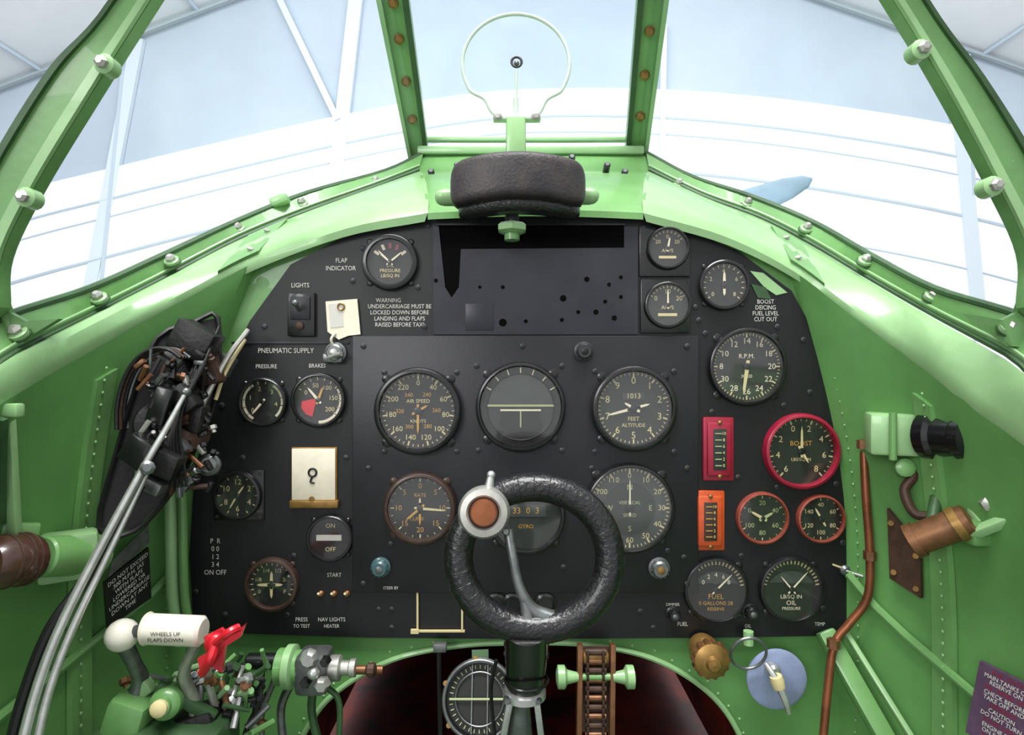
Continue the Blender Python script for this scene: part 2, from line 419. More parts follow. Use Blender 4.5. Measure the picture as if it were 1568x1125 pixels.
bin_=[(0,470,.535),(4,392,.535),(55,285,.53),(140,145,.525),(232,0,.52),(400,-260,.50),(600,-470,.50),(784,-540,.50),(980,-480,.50),(1190,-270,.50),(1366,0,.52),(1450,140,.525),(1522,275,.53),(1572,385,.535),(1572,470,.535)]
bou=[(-60,520,.53),(-50,345,.53),(-3,245,.525),(82,110,.52),(176,0,.515),(340,-290,.495),(580,-520,.495),(784,-600,.495),(1000,-530,.495),(1240,-300,.495),(1414,0,.515),(1500,120,.52),(1575,240,.525),(1625,340,.53),(1635,520,.53)]
BI,BO=bowp(bin_),bowp(bou)
b.strip(BI,BO,Y*.012,'green')
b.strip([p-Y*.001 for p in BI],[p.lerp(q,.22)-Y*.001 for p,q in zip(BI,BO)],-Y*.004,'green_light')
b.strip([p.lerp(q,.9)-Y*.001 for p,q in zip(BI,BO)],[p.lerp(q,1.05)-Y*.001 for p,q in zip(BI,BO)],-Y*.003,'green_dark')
for q in ((160,98),(40,302),(1410,76),(1520,285)):
    c=P(*q,.515); b.lathe(c,-Y,[(.0085,-.01),(.0085,.001),(.005,.003)],'green_light',14); b.lathe(c,-Y,[(.0055,.001),(.0055,.006),(.003,.008)],'alu',6)
b.prism([P(-60,520,.545),P(-60,380,.545),P(0,385,.545),P(3,450,.545),P(14,478,.55),P(40,492,.555),P(90,488,.58),P(20,530,.55)],Y*.006,'green')
b.prism([P(1640,540,.545),P(1640,380,.545),P(1575,385,.545),P(1568,450,.545),P(1558,478,.55),P(1535,490,.555),P(1480,480,.6),P(1550,530,.55)],Y*.006,'green')
b.done(WS)
b=B('windscreen_glass')
b.prism([sl0+Y*.008,sl1+Y*.008,sr1+Y*.008,sr0+Y*.008],Vector((0,.003,.002)),'glass')
for S,s0,s1,tp in ((LS,sl0,sl1,[(350,-200,.51),(210,20,.53),(110,180,.535),(10,400,.54)]),(RS,sr0,sr1,[(1220,-200,.51),(1385,20,.53),(1465,180,.535),(1565,400,.54)])):
    Gs=[P(*q[2]) for q in S[:7]]; tops=[s0.lerp(s1,.02),s0.lerp(s1,.5),s1]+[P(*q) for q in tp]
    b.grid([Gs,tops],'glass')
b.done(WS)
# ================================================================ RING GUNSIGHT
b=B('ring_gunsight'); d=.80
b.cyl(P(790,306,d),P(790,240,d),.014,'green_light',.013,16)
b.box(P(790,215,d),(.026,.02,.06),'green_light',None,.004)
b.bar(P(755,182,d),P(828,182,d),.014,.007,'sight_paint',Z,.002)
for x in (762,820): b.lathe(P(x,182,d)-Y*.004,-Y,[(.006,0),(.006,.005),(.003,.007)],'alu',8)
pts=[(764,182),(752,170),(742,152)]
for a in range(215,-36,-10):
    t=math.radians(a); pts.append((790+82*math.cos(t),98-76*math.sin(t)))
pts+=[(838,152),(828,170),(818,182)]
b.tube([P(x,y,d) for x,y in pts],.0024,'sight_paint',8,sm=3)
b.tube([P(790,182,d),P(791,108,d)],.0018,'sight_paint',8,sm=0)
b.ring(P(791,95,d),Y,.0065,.0018,'screw',20,8); b.sphere(P(791,97,d),.0035,'steel')
b.cyl(P(790,182,d),P(790,150,d),.0035,'sight_paint')
b.done()
# ================================================================ CRASH PAD
b=B('crash_pad')
def padloft(x0,x1,zt,zb,d,dep,mt,arch,n=30,bul=.02,ex=.35):
    rows=[]
    for i in range(n+1):
        u=-math.cos(math.pi*i/n); x=(x0+x1)/2+(x1-x0)/2*u
        e=max((1-abs(u)**14),0)**.4; e=max(e,.03)
        yc=d-bul*(1-u*u); zz=(zt+zb)/2-arch*(u*u)
        c=P(x,zz,d); c.y=yc-D0
        hz=abs(zb-zt)/2/F*d*e; r=[]
        for k in range(29):
            a=2*math.pi*k/28; ca,sa=math.cos(a),math.sin(a)
            r.append(c+Vector((0,dep/2*math.copysign(abs(ca)**ex,ca)*e,hz*math.copysign(abs(sa)**ex,sa))))
        rows.append(r)
    b.grid(rows,mt)
padloft(690,896,247,314,.69,.04,'pad',-9)
padloft(702,888,302,334,.70,.03,'leather',-6,ex=.8)
for x,y in ((682,302),(901,300)):
    c=P(x,y,.70); s_=-1 if x<700 else 1
    b.cyl(c-X*s_*.02,c+X*s_*.004,.010,'green_light',seg=18,bev=.002); b.sphere(c+X*s_*.003,.0095,'green_light')
b.bar(P(720,300,.70),P(720,300,.80),.02,.02,'green'); b.bar(P(860,300,.70),P(860,300,.80),.02,.02,'green')
b.cyl(P(784,330,.70),P(784,345,.70),.008,'screw'); b.lathe(P(784,342,.70),-Z,[(.014,0),(.018,.003),(.018,.009),(.012,.012)],'green_light',6); b.cyl(P(784,352,.70),P(784,368,.70),.009,'green',seg=14)
b.done()
# ================================================================ INSTRUMENT PANEL
b=B('instrument_panel')
b.prism([Q(x,y,0) for x,y in PO],Y*.005,'panel_black')
def rbox(bb,x0,y0,x1,y1,o0,o1,mt,bev=.0015):
    p,q=Q(x0,y0,(o0+o1)/2),Q(x1,y1,(o0+o1)/2)
    bb.box((p+q)/2,(abs(q.x-p.x),abs(o1-o0),abs(p.z-q.z)),mt,None,bev)
rbox(b,541,514,1068,905,-.001,.006,'panel_board')
b.prism([Q(x,y,.003) for x,y in ((706,382),(955,380),(955,348),(976,348),(976,512),(664,512),(664,346),(672,346),(682,440),(692,456),(703,440))],Y*.003,'plate_grey')
b.prism([Q(x,y,.0008) for x,y in ((672,346),(955,346),(955,384),(706,384),(703,442),(692,458),(680,442))],Y*.0006,'void')  # flat black painted in for the dark of the aperture, no hole cut
b.bar(Q(668,345,.004),Q(956,345,.004),.003,.002,'panel_board',Z)
rbox(b,713,465,756,506,.002,.0038,'plate_grey',.0005)
for x,y,r in ((862,457,5),(770,494,6),(898,428,4),(912,478,4),(940,487,4),(932,436,3),(860,490,3),(668,430,3),(770,440,3),(885,478,3),(926,462,3),(950,455,3),(805,492,3),(950,425,3),(735,440,2.5)):
    b.lathe(Q(x,y,.0032),FR,[(r*U,0),(r*U,.0004)],'void',12)
rbox(b,978,345,1056,424,0,.004,'bezel'); rbox(b,980,428,1056,510,0,.004,'bezel')
rbox(b,355,523,535,527,0,.0015,'panel_board',.0004)
scr=[(558,530),(1050,530),(558,890),(1050,890),(730,560),(566,715),(1050,715),(733,688),(860,688),(700,570),(700,690),(590,570),(590,690),(860,560),(910,568),(1030,568),(910,690),(1030,690),(720,760),(600,830),(695,840),(862,865),(905,715),(1020,840),(800,530),
 (372,700),(530,700),(300,905),(1290,830),(1290,700),(1240,600),(1080,510),(1190,500),(1200,620),(1090,630),(1130,730),(1190,745),(1280,740),(1135,850),(1145,930),(1260,930),(1045,850),(600,932),(580,932),(450,850),(440,940),(345,940),(405,500),(655,345),(650,500),(540,430),(640,440),(555,380),(1064,345),(1065,470),(1070,490),(340,620),(320,700),(1230,520),(1305,760),(1305,940),(980,935),(1000,960),(600,960)]
for x,y in scr:
    o=.006 if 541<x<1068 and 514<y<905 else .0
    b.lathe(Q(x,y,o),FR,[(4.2*U,-.001),(4.2*U,.0012),(2.5*U,.002)],'screw',10)
    b.box(Q(x,y,o+.002),(5*U,.0006,1.1*U),'black')
def lab(s_,x,y,h,mt='label',off=.0006,sx=.86): b.text(s_,Q(x,y,off),h*U*1.1,mt,sx=sx)
lab('FLAP',523,399,9); lab('INDICATOR',522,411,9)
lab('LIGHTS',460,437,9)
for i,s_ in enumerate(('WARNING','UNDERCARRIAGE MUST BE','LOCKED DOWN BEFORE','LANDING AND FLAPS','RAISED BEFORE TAXI')):
    lab(s_,(595 if i==0 else 612),460+i*9.3,8.4)
lab('PNEUMATIC SUPPLY',438,537,10); lab('PRESSURE',408,561,8); lab('BRAKES',486,560,8)
for i,s_ in enumerate(('BOOST','DEICING','FUEL LEVEL','CUT OUT')): lab(s_,1172,462+i*9,8.5)
for i,s_ in enumerate(('P  R','0 0','1 2','3 4','ON OFF')): lab(s_,330,828+i*12,10)
lab('START',512,880,8); lab('NAV LIGHTS',508,948,8); lab('PRESS',462,948,8); lab('TO TEST',462,958,7); lab('HEATER',508,958,7)
lab('FUEL',1045,955,8); lab('OIL',1145,958,7); lab('TEMP',1255,955,7)
lab('DIMMER',1030,925,6)
lab('STEER BY',600,897,6,off=.0066) 
b.prism([Q(x,y,.0012) for x,y in ((1148,415),(1168,418),(1205,448),(1188,452),(1170,440))],Y*.001,'green_light')
b.prism([Q(x,y,.0012) for x,y in ((1150,435),(1172,440),(1180,458),(1160,456))],Y*.001,'green_dark')
b.done()
# ---------------------------------------------------------------- gauges
def gauge(name,x,y,r,base=0,bez='bezel',face='face',bw=.14,h=.009,nums=(),nr=.66,ns=.2,nticks=0,a0=0,a1=360,needles=((0,.7),),nm='cream',tm='cream',square=False,ears=True,extra=None,nw=.05,minor=0):
    b=B(name); R=r*U
    if square:
        b.box(Q(x,y,base)-Y*.0015,(2.08*R,.003,2.08*R),bez,None,.001)
        for sx in (-1,1):
            for sz in (-1,1): b.lathe(Q(x,y,base)+Vector((sx*R*.88,-.003,sz*R*.88)),FR,[(R*.08,0),(R*.08,.0008)],'screw',8)
        base+=.003
    c=Q(x,y,base)
    if ears and not square:
        for k in range(4):
            a=math.pi/4+k*math.pi/2; b.lathe(c+Vector((math.cos(a),0,math.sin(a)))*R*1.03,FR,[(R*.11,-.001),(R*.11,.0015),(R*.07,.0025)],bez,12)
    ri=R*(1-bw)
    b.lathe(c,FR,[(R,-.002),(R,h*.6),(R*.97,h*.9),(R*.93,h),(ri*1.02,h),(ri,h*.8),(ri*.985,.0025)],bez,48,False)
    b.lathe(c,FR,[(ri,.0012),(ri,.0025)],face,48)
    f=-Y*.0028
    def ad(a): t=math.radians(a); return Vector((math.sin(t),0,math.cos(t)))
    if nticks:
        n=nticks
        for i in range(n+ (0 if a1-a0==360 else 1)):
            a=a0+(a1-a0)*i/n; dv=ad(a); big= (minor==0 or i%minor==0)
            b.bar(c+f+dv*ri*(.84 if big else .9),c+f+dv*ri*.96,R*(.035 if big else .018),.0004,tm,Y)
    n=len(nums)
    for i,s_ in enumerate(nums):
        a=a0+(a1-a0)*i/(n if a1-a0==360 else max(1,n-1)); b.text(s_,c+f+ad(a)*ri*nr,R*ns*1.15,nm)
    for nd in needles:
        a,l=nd[0],nd[1]; mt=nd[2] if len(nd)>2 else 'white'; dv=ad(a); sdv=ad(a+90); o=c-Y*.0046
        b.prism([o-dv*ri*.18-sdv*R*nw*.8,o+sdv*-R*nw,o+dv*ri*l*.8-sdv*R*nw*.7,o+dv*ri*l,o+dv*ri*l*.8+sdv*R*nw*.7,o+sdv*R*nw,o-dv*ri*.18+sdv*R*nw*.8],-Y*.0006,mt)
    if needles: b.lathe(c-Y*.0028,FR,[(R*.09,0),(R*.09,.0025),(R*.05,.003)],'bezel',14)
    if extra: extra(b,c,R,ri,f,ad)
    b.lathe(c,FR,[(ri*.99,max(h*.72,.0062)),(ri*.99,max(h*.78,.0066))],'dial_glass',40)
    return b.done()
def t_(b,s_,c,f,dx,dz,R,sz,mt='cream',ang=0): b.text(s_,c+f+Vector((dx*R,0,dz*R)),R*sz,mt,ang)
def e_flap(b,c,R,ri,f,ad):
    for a in (-50,50): b.bar(c+f+ad(a)*ri*.55,c+f-ad(a)*ri*.1,R*.05,.0005,'white',Y)
    for a in (-55,-25,0,25,55): b.bar(c+f+ad(a)*ri*.6,c+f+ad(a)*ri*.85,R*.1,.0004,'crimson' if a in(0,25) else 'white',Y)
    for i,s_ in enumerate(('OIL','PRESSURE','LB/SQ IN')): t_(b,s_,c,f,0,-.12-.18*i,R,.17)
gauge('flap_position_indicator',598,402,43,needles=((-45,.75),(50,.7)),extra=e_flap,bw=.2,nw=.03)
gauge('brake_pressure_gauge',404,615,38,nums=('0','1','2','3','4'),a0=-130,a1=100,nr=.62,ns=.22,nticks=10,needles=((-140,.75),),extra=lambda b,c,R,ri,f,ad:[b.bar(c+f+ad(a)*ri*.9,c+f+ad(a+12)*ri*.9,R*.1,.0004,'white',Y) for a in list(range(-150,-30,12))+list(range(30,130,12))])
def e_red(b,c,R,ri,f,ad):
    b.prism([c+f+ad(a)*ri*k-Y*.0004 for a,k in ((-150,.3),(-160,.75),(-140,.8),(-115,.8),(-95,.7),(-80,.25),(-60,.1))],-Y*.0005,'red')
    for a in range(60,180,10): b.bar(c+f+ad(a)*ri*.93,c+f+ad(a+10)*ri*.93,R*.09,.0004,'white',Y)
gauge('pneumatic_pressure_gauge',489,612,42,nums=('0','50','100','150','200'),a0=-60,a1=130,nr=.62,ns=.2,nticks=10,needles=((-40,.7),(20,.6,'gold')),extra=e_red)
def e_asi(b,c,R,ri,f,ad):
    t_(b,'AIR SPEED',c,f,0,.22,R,.12); t_(b,'KNOTS',c,f,0,-.24,R,.11)
    for i,s_ in enumerate(('240','260','280','300','320','340')): t_(b,s_,c,f,.42*math.sin(i*1.047+.5),.42*math.cos(i*1.047+.5),R,.13,'gold')
gauge('airspeed_indicator',642,628,66,.006,nums=('0','40','60','80','100','120','140','160','180','200','220'),nr=.74,ns=.15,nticks=44,minor=4,needles=((180,.62,'gold'),(60,.3,'gold')),extra=e_asi,h=.013,nw=.03)
def e_ah(b,c,R,ri,f,ad):
    n=24
    b.prism([c-Y*.0031+Vector((math.cos(t)*ri*.80,0,math.sin(t)*ri*.8)) for t in [math.pi*i/n for i in range(n+1)]],-Y*.0008,'face_grey')
    b.prism([c-Y*.0031+Vector((math.cos(t)*ri*.80,0,math.sin(t)*ri*.8-.0003)) for t in [-math.pi*i/n for i in range(n+1)]],-Y*.0008,'face_green')
    b.prism([c-Y*.0042+Vector((x*R,0,z*R)) for x,z in ((-.42,-.1),(.42,-.1),(.5,-.45),(.25,-.7),(-.25,-.7),(-.5,-.45))],-Y*.0006,'face')
    b.bar(c-Y*.0048+Vector((-ri*.82,0,R*.03)),c-Y*.0048+Vector((ri*.82,0,R*.03)),R*.045,.0008,'lume',Y)
    b.bar(c-Y*.0056+Vector((-ri*.5,0,-R*.07)),c-Y*.0056+Vector((ri*.5,0,-R*.07)),R*.04,.0005,'white',Y)
    b.bar(c-Y*.0054+Vector((0,0,-R*.09)),c-Y*.0054+Vector((0,0,-R*.45)),R*.03,.0005,'lume',Y)
    for a in (-60,-40,-20,0,20,40,60): b.bar(c-Y*.0042+ad(a)*ri*.82,c-Y*.0042+ad(a)*ri*.97,R*.025,.0004,'white',Y)
    b.ring(c-Y*.0042,Y,ri*.82,R*.02,'bezel',40,6)
gauge('artificial_horizon',797,622,68,.006,bw=.1,needles=(),extra=e_ah,h=.011)
def e_alt(b,c,R,ri,f,ad):
    b.box(c+f+Vector((0,-.0002,R*.28)),(R*.5,.0004,R*.16),'face_grey'); t_(b,'1013',c,f-Y*.0006,0,.28,R,.17); t_(b,'FEET',c,f,.0,-.25,R,.13); t_(b,'ALTITUDE',c,f,0,-.4,R,.12)
gauge('altimeter',968,624,65,.006,face='face_green',nums=tuple('0123456789'),nr=.74,ns=.2,nticks=50,minor=5,needles=((-105,.75),(75,.45),(-60,.3)),extra=e_alt,h=.013,nw=.035)
gauge('turn_and_slip_indicator',645,775,55,.006,bez='bezel_brown',nums=('0','5','10','15','20','15','10','5'),nr=.7,ns=.18,nticks=24,minor=3,nm='gold',needles=((0,.35,'cream'),(95,.85,'cream'),(180,.55,'gold'),(230,.6,'gold')),extra=lambda b,c,R,ri,f,ad:[t_(b,'RATE',c,f,0,.35,R,.14,'gold'),t_(b,'CLIMB',c,f,-.1,-.3,R,.14,'gold')],h=.012,nw=.035)
def e_di(b,c,R,ri,f,ad):
    b.box(c+f+Vector((0,-.0002,R*.1)),(R*1.0,.001,R*.3),'face_grey'); t_(b,'33  0  3',c,f-Y*.0010,0,.1,R,.22,'gold'); t_(b,'GYRO',c,f,0,-.3,R,.14,'gold')
gauge('direction_indicator',805,785,60,.006,face='face_green',bw=.12,needles=(),extra=e_di,h=.011)
def e_rc(b,c,R,ri,f,ad):
    b.lathe(c+f,FR,[(ri*.62,0),(ri*.62,.0008)],'face_green',40)
    for s_,a in (('N',0),('E',90),('S',180),('W',270)): b.text(s_,c+f-Y*.001+ad(a)*ri*.5,R*.17,'lume')
    t_(b,'VERTICAL',c,f-Y*.001,0,.12,R,.11,'lume'); t_(b,'SPEED',c,f-Y*.001,0,-.16,R,.11,'lume')
gauge('rate_of_climb_indicator',962,775,68,.006,face='face_grey',bw=.08,nums=('0','10','20','30','40','50','60','70','80','90','100','110'),nr=.78,ns=.15,nticks=60,minor=5,needles=((0,.72,'white'),),extra=e_rc,h=.010,nw=.02)
gauge('clock',367,757,37,nums=('12','2','4','6','8','10'),nr=.64,ns=.28,nticks=12,needles=((35,.6,'cream'),(-150,.7,'cream')),square=True,nw=.04,h=.008,bw=.14,face='face')
def e_sup(b,c,R,ri,f,ad):
    b.bar(c+f-X*ri*.7,c+f+X*ri*.55,R*.24,.001,'label',Y); t_(b,'ON',c,f,0,.5,R,.26); t_(b,'OFF',c,f,0,-.5,R,.26)
gauge('ignition_switch_dial',507,822,36,needles=(),extra=e_sup,bw=.15)
gauge('oxygen_gauge',418,893,41,bez='bezel_brown',nums=('0','1/8','1/4','1/2','3/4','F'),a0=-120,a1=120,nr=.65,ns=.18,nticks=16,needles=((0,.6,'cream'),(-90,.65,'cream'),(90,.5,'cream'),(180,.6,'cream')),nw=.06,bw=.16)
def e_amp(b,c,R,ri,f,ad):
    t_(b,'AMPS',c,f,0,-.1,R,.22)
    b.bar(c+f+Vector((-R*.4,0,-R*.4)),c+f+Vector((R*.4,0,-R*.4)),R*.12,.0004,'cream',Y)
gauge('ammeter',1020,382,33,.004,nums=('20','0','20'),a0=-55,a1=55,nr=.62,ns=.22,nticks=8,needles=((10,.6),),extra=e_amp,ears=False)
gauge('voltmeter',1020,468,36,.004,face='face_green',nums=('0','10','20'),a0=-60,a1=60,nr=.66,ns=.24,nticks=10,needles=((0,.8),),extra=e_amp,ears=False,h=.008,nw=.04)
gauge('suction_gauge',1107,437,39,nums=('0','2','4','6','8'),a0=-130,a1=130,nr=.66,ns=.2,nticks=16,needles=((0,.65),(180,.5)),bw=.16,nw=.06)
def e_rpm(b,c,R,ri,f,ad):
    t_(b,'R.P.M.',c,f,0,.26,R,.16,'white'); t_(b,'X100',c,f,0,-.25,R,.13,'white')
gauge('engine_tachometer',1142,561,60,nums=('14','16','18','20','22','24','26','28','30','8','10','12'),nr=.73,ns=.18,nticks=60,minor=5,needles=((188,.8,'cream'),),extra=e_rpm,nm='white',h=.011,bw=.12)
def e_boost(b,c,R,ri,f,ad): t_(b,'BOOST',c,f,0,.2,R,.18,'gold'); t_(b,'LBS/SQ IN',c,f,0,-.22,R,.12,'cream')
gauge('boost_pressure_gauge',1225,690,58,bez='crimson',nums=('6','4','2','0','2','4','6','8'),a0=-140,a1=140,nr=.7,ns=.2,nticks=28,minor=4,needles=((0,.75,'cream'),(150,.4,'cream')),extra=e_boost,bw=.12,h=.011,nw=.035,ears=False)
gauge('oil_temperature_gauge',1166,792,40,bez='copper_rim',nums=('20','40','60','80','100','0'),nr=.64,ns=.22,nticks=18,minor=3,needles=((-60,.6,'cream'),(60,.5,'lume')),bw=.11,nm='lume',h=.008,nw=.06,ears=False)
gauge('radiator_temperature_gauge',1255,793,37,bez='copper_rim',nums=('40','60','80','100','120','140'),nr=.64,ns=.22,nticks=18,minor=3,needles=((-30,.6,'cream'),(150,.4,'cream')),bw=.11,h=.008,nm='cream',ears=False)
SC=((-75,.8),(-50,.7),(-25,.64),(0,.62),(25,.64),(50,.7),(75,.8),(62,.45),(30,.25),(0,.18),(-30,.25),(-62,.45))
def e_fuel(b,c,R,ri,f,ad):
    b.prism([c+f+ad(a)*ri*k for a,k in SC],-Y*.0005,'face_grey')
    for i in range(5): b.text(str(i*2),c+f-Y*.0008+ad(-60+i*30)*ri*.5,R*.19,'white')
    t_(b,'FUEL',c,f,0,-.22,R,.22,'gold'); t_(b,'0 GALLONS 28',c,f,0,-.42,R,.16,'gold'); t_(b,'RESERVE',c,f,0,-.60,R,.14,'gold')
gauge('fuel_contents_gauge',1095,901,50,needles=((45,.75),),extra=e_fuel,bw=.1,nticks=20,a0=-80,a1=80,nw=.025)
gauge('oil_pressure_gauge',1210,900,50,needles=((42,.8),(-40,.6)),extra=lambda b,c,R,ri,f,ad:[b.prism([c+f+ad(a)*ri*k for a,k in SC],-Y*.0005,'face_grey'),t_(b,'LB/SQ IN',c,f,0,-.24,R,.17,'white'),t_(b,'OIL',c,f,0,-.43,R,.2,'white'),t_(b,'PRESSURE',c,f,0,-.60,R,.13,'white')],bw=.1,nticks=20,a0=-80,a1=80,nw=.025)
for nm,x0,y0,x1,y1,mt in (('fuel_pressure_warning_gauge',1075,638,1122,735,'crimson'),('fuel_warning_gauge',1061,750,1108,841,'orange')):
    b=B(nm); c=(Q(x0,y0,0)+Q(x1,y1,0))/2; w=(x1-x0)*U; h=(y1-y0)*U
    b.box(c-Y*.002,(w,.006,h),mt,None,.002)
    b.box(c-Y*.006,(w*.78,.006,h*.84),mt,None,.0025)
    b.box(c-Y*.0092,(w*.42,.0012,h*.64),'face_green' if mt=='crimson' else 'bezel_brown',None,.0004)
    for i in range(6):
        b.bar(c-Y*.0102+Vector((-w*.16,0,h*(-.25+.1*i))),c-Y*.0102+Vector((w*.05,0,h*(-.25+.1*i))),h*.015,.0003,'gold' if mt=='orange' else 'lume',Y)
        b.text(str(i*2),c-Y*.0102+Vector((w*.12,0,h*(-.25+.1*i))),h*.07,'cream')
    for sz in (-1,1): b.lathe(c+Vector((0,-.009,sz*h*.42)),FR,[(.0025,-.003),(.0025,.001),(.001,.002)],'brass',10)
    b.done()
b=B('compass_correction_card')
rbox(b,447,684,517,772,-.001,.003,'brass',.001); rbox(b,449,686,515,764,.003,.0055,'card',.0008)
rbox(b,446,764,520,776,.0,.008,'brass',.0015)
b.ring(Q(481,722,.0058),Y,6*U,1.6*U,'black',16,6); b.tube([Q(481,728,.006),Q(478,736,.006),Q(484,738,.006)],1.5*U,'black',6)
b.lathe(Q(480,762,.006),FR,[(4*U,0),(4*U,.002)],'brass',10)
b.done()
b=B('warning_tag')
b.prism([Q(x,y,.004) for x,y in ((500,462),(548,458),(553,512),(535,514),(520,520),(503,508))],Y*.002,'card')
b.prism([Q(x,y,.0045) for x,y in ((505,466),(525,464),(528,500),(508,502))],Y*.001,'label')
b.tube([Q(515,510,.005),Q(510,520,.008),Q(512,530,.004)],2*U,'card',6)
b.ring(Q(524,470,.005),Y,5*U,1.3*U,'brass',14,6); b.bar(Q(524,470,.003),Q(524,470,.0),.006,.006,'black')
b.done()
b=B('toggle_switch_box')
rbox(b,442,448,484,515,0,.006,'bezel',.002); rbox(b,448,455,478,490,.006,.009,'panel_board',.001)
b.cyl(Q(462,476,.006),Q(462,468,.022),.003,'steel',.0022); b.sphere(Q(462,467,.023),.0042,'steel')
b.lathe(Q(462,500,.006),FR,[(6*U,0),(6*U,.003),(4*U,.004)],'rust',14); b.done()
def knob(nm,x,y,r,base,m1,m2,hh=.012):
    b=B(nm); c=Q(x,y,base); b.lathe(c,FR,[(r*1.25*U,0),(r*1.25*U,.002),(r*U,.003),(r*U,hh*.8),(r*.8*U,hh),(0.0001,hh)],m1,20,False)
    b.lathe(c,FR,[(r*.45*U,hh),(r*.45*U,hh+.001),(r*.2*U,hh+.002)],m2,12)
    for k in range(12):
        a=k*math.pi/6; b.lathe(c+Vector((math.cos(a),0,math.sin(a)))*r*U*.98,FR,[(r*.1*U,.003),(r*.1*U,hh*.8)],m1,6)
    b.done()
knob('panel_lamp_knob',893,538,12,.006,'screw','black'); knob('caging_knob',585,865,12,.006,'teal','steel'); knob('setting_knob',1007,866,13,.006,'steel','brass')
knob('dimmer_knob',1148,935,10,0,'bezel','steel'); knob('dimmer_knob',1030,938,9,0,'bezel','steel')
knob('push_button',445,880,6,0,'bezel','steel',.006); knob('push_button',515,540,13,0.0016,'steel','silver',.01)
b=B('toggle_switch')
b.lathe(Q(1293,872,0),FR,[(8*U,0),(8*U,.003),(5*U,.006)],'steel',14); b.cyl(Q(1293,872,.005),Q(1308,874,.02),.0018,'silver'); b.bar(Q(1274,863,.002),Q(1310,876,.002),.002,.002,'cream',Y); b.done()
b=B('toggle_switch'); 
for x in (492,512,532): b.lathe(Q(x,908,0),FR,[(5*U,0),(5*U,.003),(3*U,.005)],'bronze',12); b.cyl(Q(x,908,.004),Q(x,903,.012),.0014,'cream')
b.done()
b=B('selector_switch')
b.box(Q(512,548,.005),(30*U,.01,14*U),'steel',None,.002); b.cyl(Q(505,548,.008),Q(528,542,.016),.003,'alu'); b.done()
b=B('warning_lamp')
for x in (760,785,835): b.lathe(Q(x,922,0),FR,[(16*U,0),(16*U,.004),(12*U,.006),(11*U,.004),(.0001,.004)],'bezel',20,False)
b.done()
b=B('data_plate_holder')
for p,q in (((640,905),(640,962)),((708,905),(708,962)),((632,964),(712,964))): b.bar(Q(*p,.003),Q(*q,.003),.0022,.003,'cream',Y)
b.box(Q(636,964,.004),(12*U,.004,6*U),'cream'); b.done()
# ================================================================ CONTROL COLUMN
b=B('control_column_spade_grip')
d=.55; u=d/F; c=P(818,852,d)
tilt=Matrix.Rotation(math.radians(-8),3,'X')
def G(px,py,o=0): return c+tilt@Vector(((px-818)*u,-o,-(py-852)*u))
R1,R2=116,105; n=64; pts=[]
for i in range(n):
    a=2*math.pi*i/n; pts.append(G(818+R1*math.cos(a),852-R2*math.sin(a)))
b.tube(pts,22.5*u,'leather',18,True,0)
for i in range(0,n,2):
    a=2*math.pi*i/n
    t=Vector((-math.sin(a)*R1,0,math.cos(a)*R2)); b.ring(pts[i],tilt@t,22.2*u,.8*u,'leather',16,5)
b.lathe(G(742,783,-.004),tilt@FR,[(33*u,0),(39*u,.004),(39*u,.022),(35*u,.027),(26*u,.028),(23*u,.026),(23*u,.02)],'alu',36,False)
b.lathe(G(742,783,-.004),tilt@FR,[(21*u,.015),(21*u,.027),(18*u,.030),(.0001,.0305)],'copper',28,False)
b.lathe(G(742,783,-.004),tilt@FR,[(23*u,.024),(21*u,.024)],'black',28,False)
b.cyl(G(748,752,.01),G(752,728,.01),8*u,'silver',5*u); b.sphere(G(752,728,.01),6.5*u,'silver')
b.tube([G(778,812,0),G(785,850,.004),G(795,895,.004),G(815,928,.002),G(850,945,0)],[8*u,7*u,7.5*u,10*u,14*u],'steel',12)
b.tube([G(806,958,0),G(808,940,.002),G(800,905,.004),G(790,870,.004)],[13*u,11*u,6*u,4*u],'steel',12)
b.lathe(G(775,812,.004),tilt@FR,[(6*u,0),(6*u,.008),(4*u,.01)],'steel',12)
b.tube([G(806,955),P(806,1000,.555),P(804,1045,.565)],[34*u,33*u,30*u],'black_gloss',24)
for y_ in (985,1000,1040): b.ring(P(806,y_,.557),Z,33*u,2.5*u,'black_gloss',24,8)
b.tube([P(804,1040,.565),P(802,1062,.568),P(798,1080,.57),P(795,1140,.58),P(790,1260,.60)],[25*u,22*u,14*u,22*u,26*u],'steel',16)
for sx in (-1,1):
    b.bar(P(802+sx*18,1058,.56),P(798+sx*36,1170,.57),10*u,12*u,'silver',Y,.001)
    b.lathe(P(800+sx*24,1070,.553),-Y,[(6*u,0),(6*u,.004),(4*u,.006)],'steel',6)
b.lathe(P(803,1058,.565),Z,[(22*u,-.006),(34*u,-.004),(34*u,.002),(24*u,.006)],'silver',24)
b.tube([P(760,1010,.57),P(752,1060,.58),P(760,1150,.58)],3*u,'black',8)
b.done()
b=B('magnetic_compass')
c=P(735,1068,.70); ax=Vector((0,-.9,.35)).normalized(); r=54/F*.70
b.lathe(c,ax,[(r*.9,-.04),(r,-.03),(r,.0),(r*1.06,.004),(r*1.06,.012),(r*.94,.014),(r*.92,.004),(.0001,.003)],'bezel',44,False)
b.lathe(c,ax,[(r*.9,.004),(r*.9,.005)],'face',40)
u_,v_,a_=frame(ax)
for k in (-1,1):
    w=(r*r*.8-(k*r*.22)**2)**.5
    b.bar(c+ax*.007+u_*k*r*.22-v_*w,c+ax*.007+u_*k*r*.22+v_*w,.0014,.0015,'steel',ax)
b.bar(c+ax*.009-u_*r*.85,c+ax*.009+u_*r*.85,.002,.0015,'lume',ax)
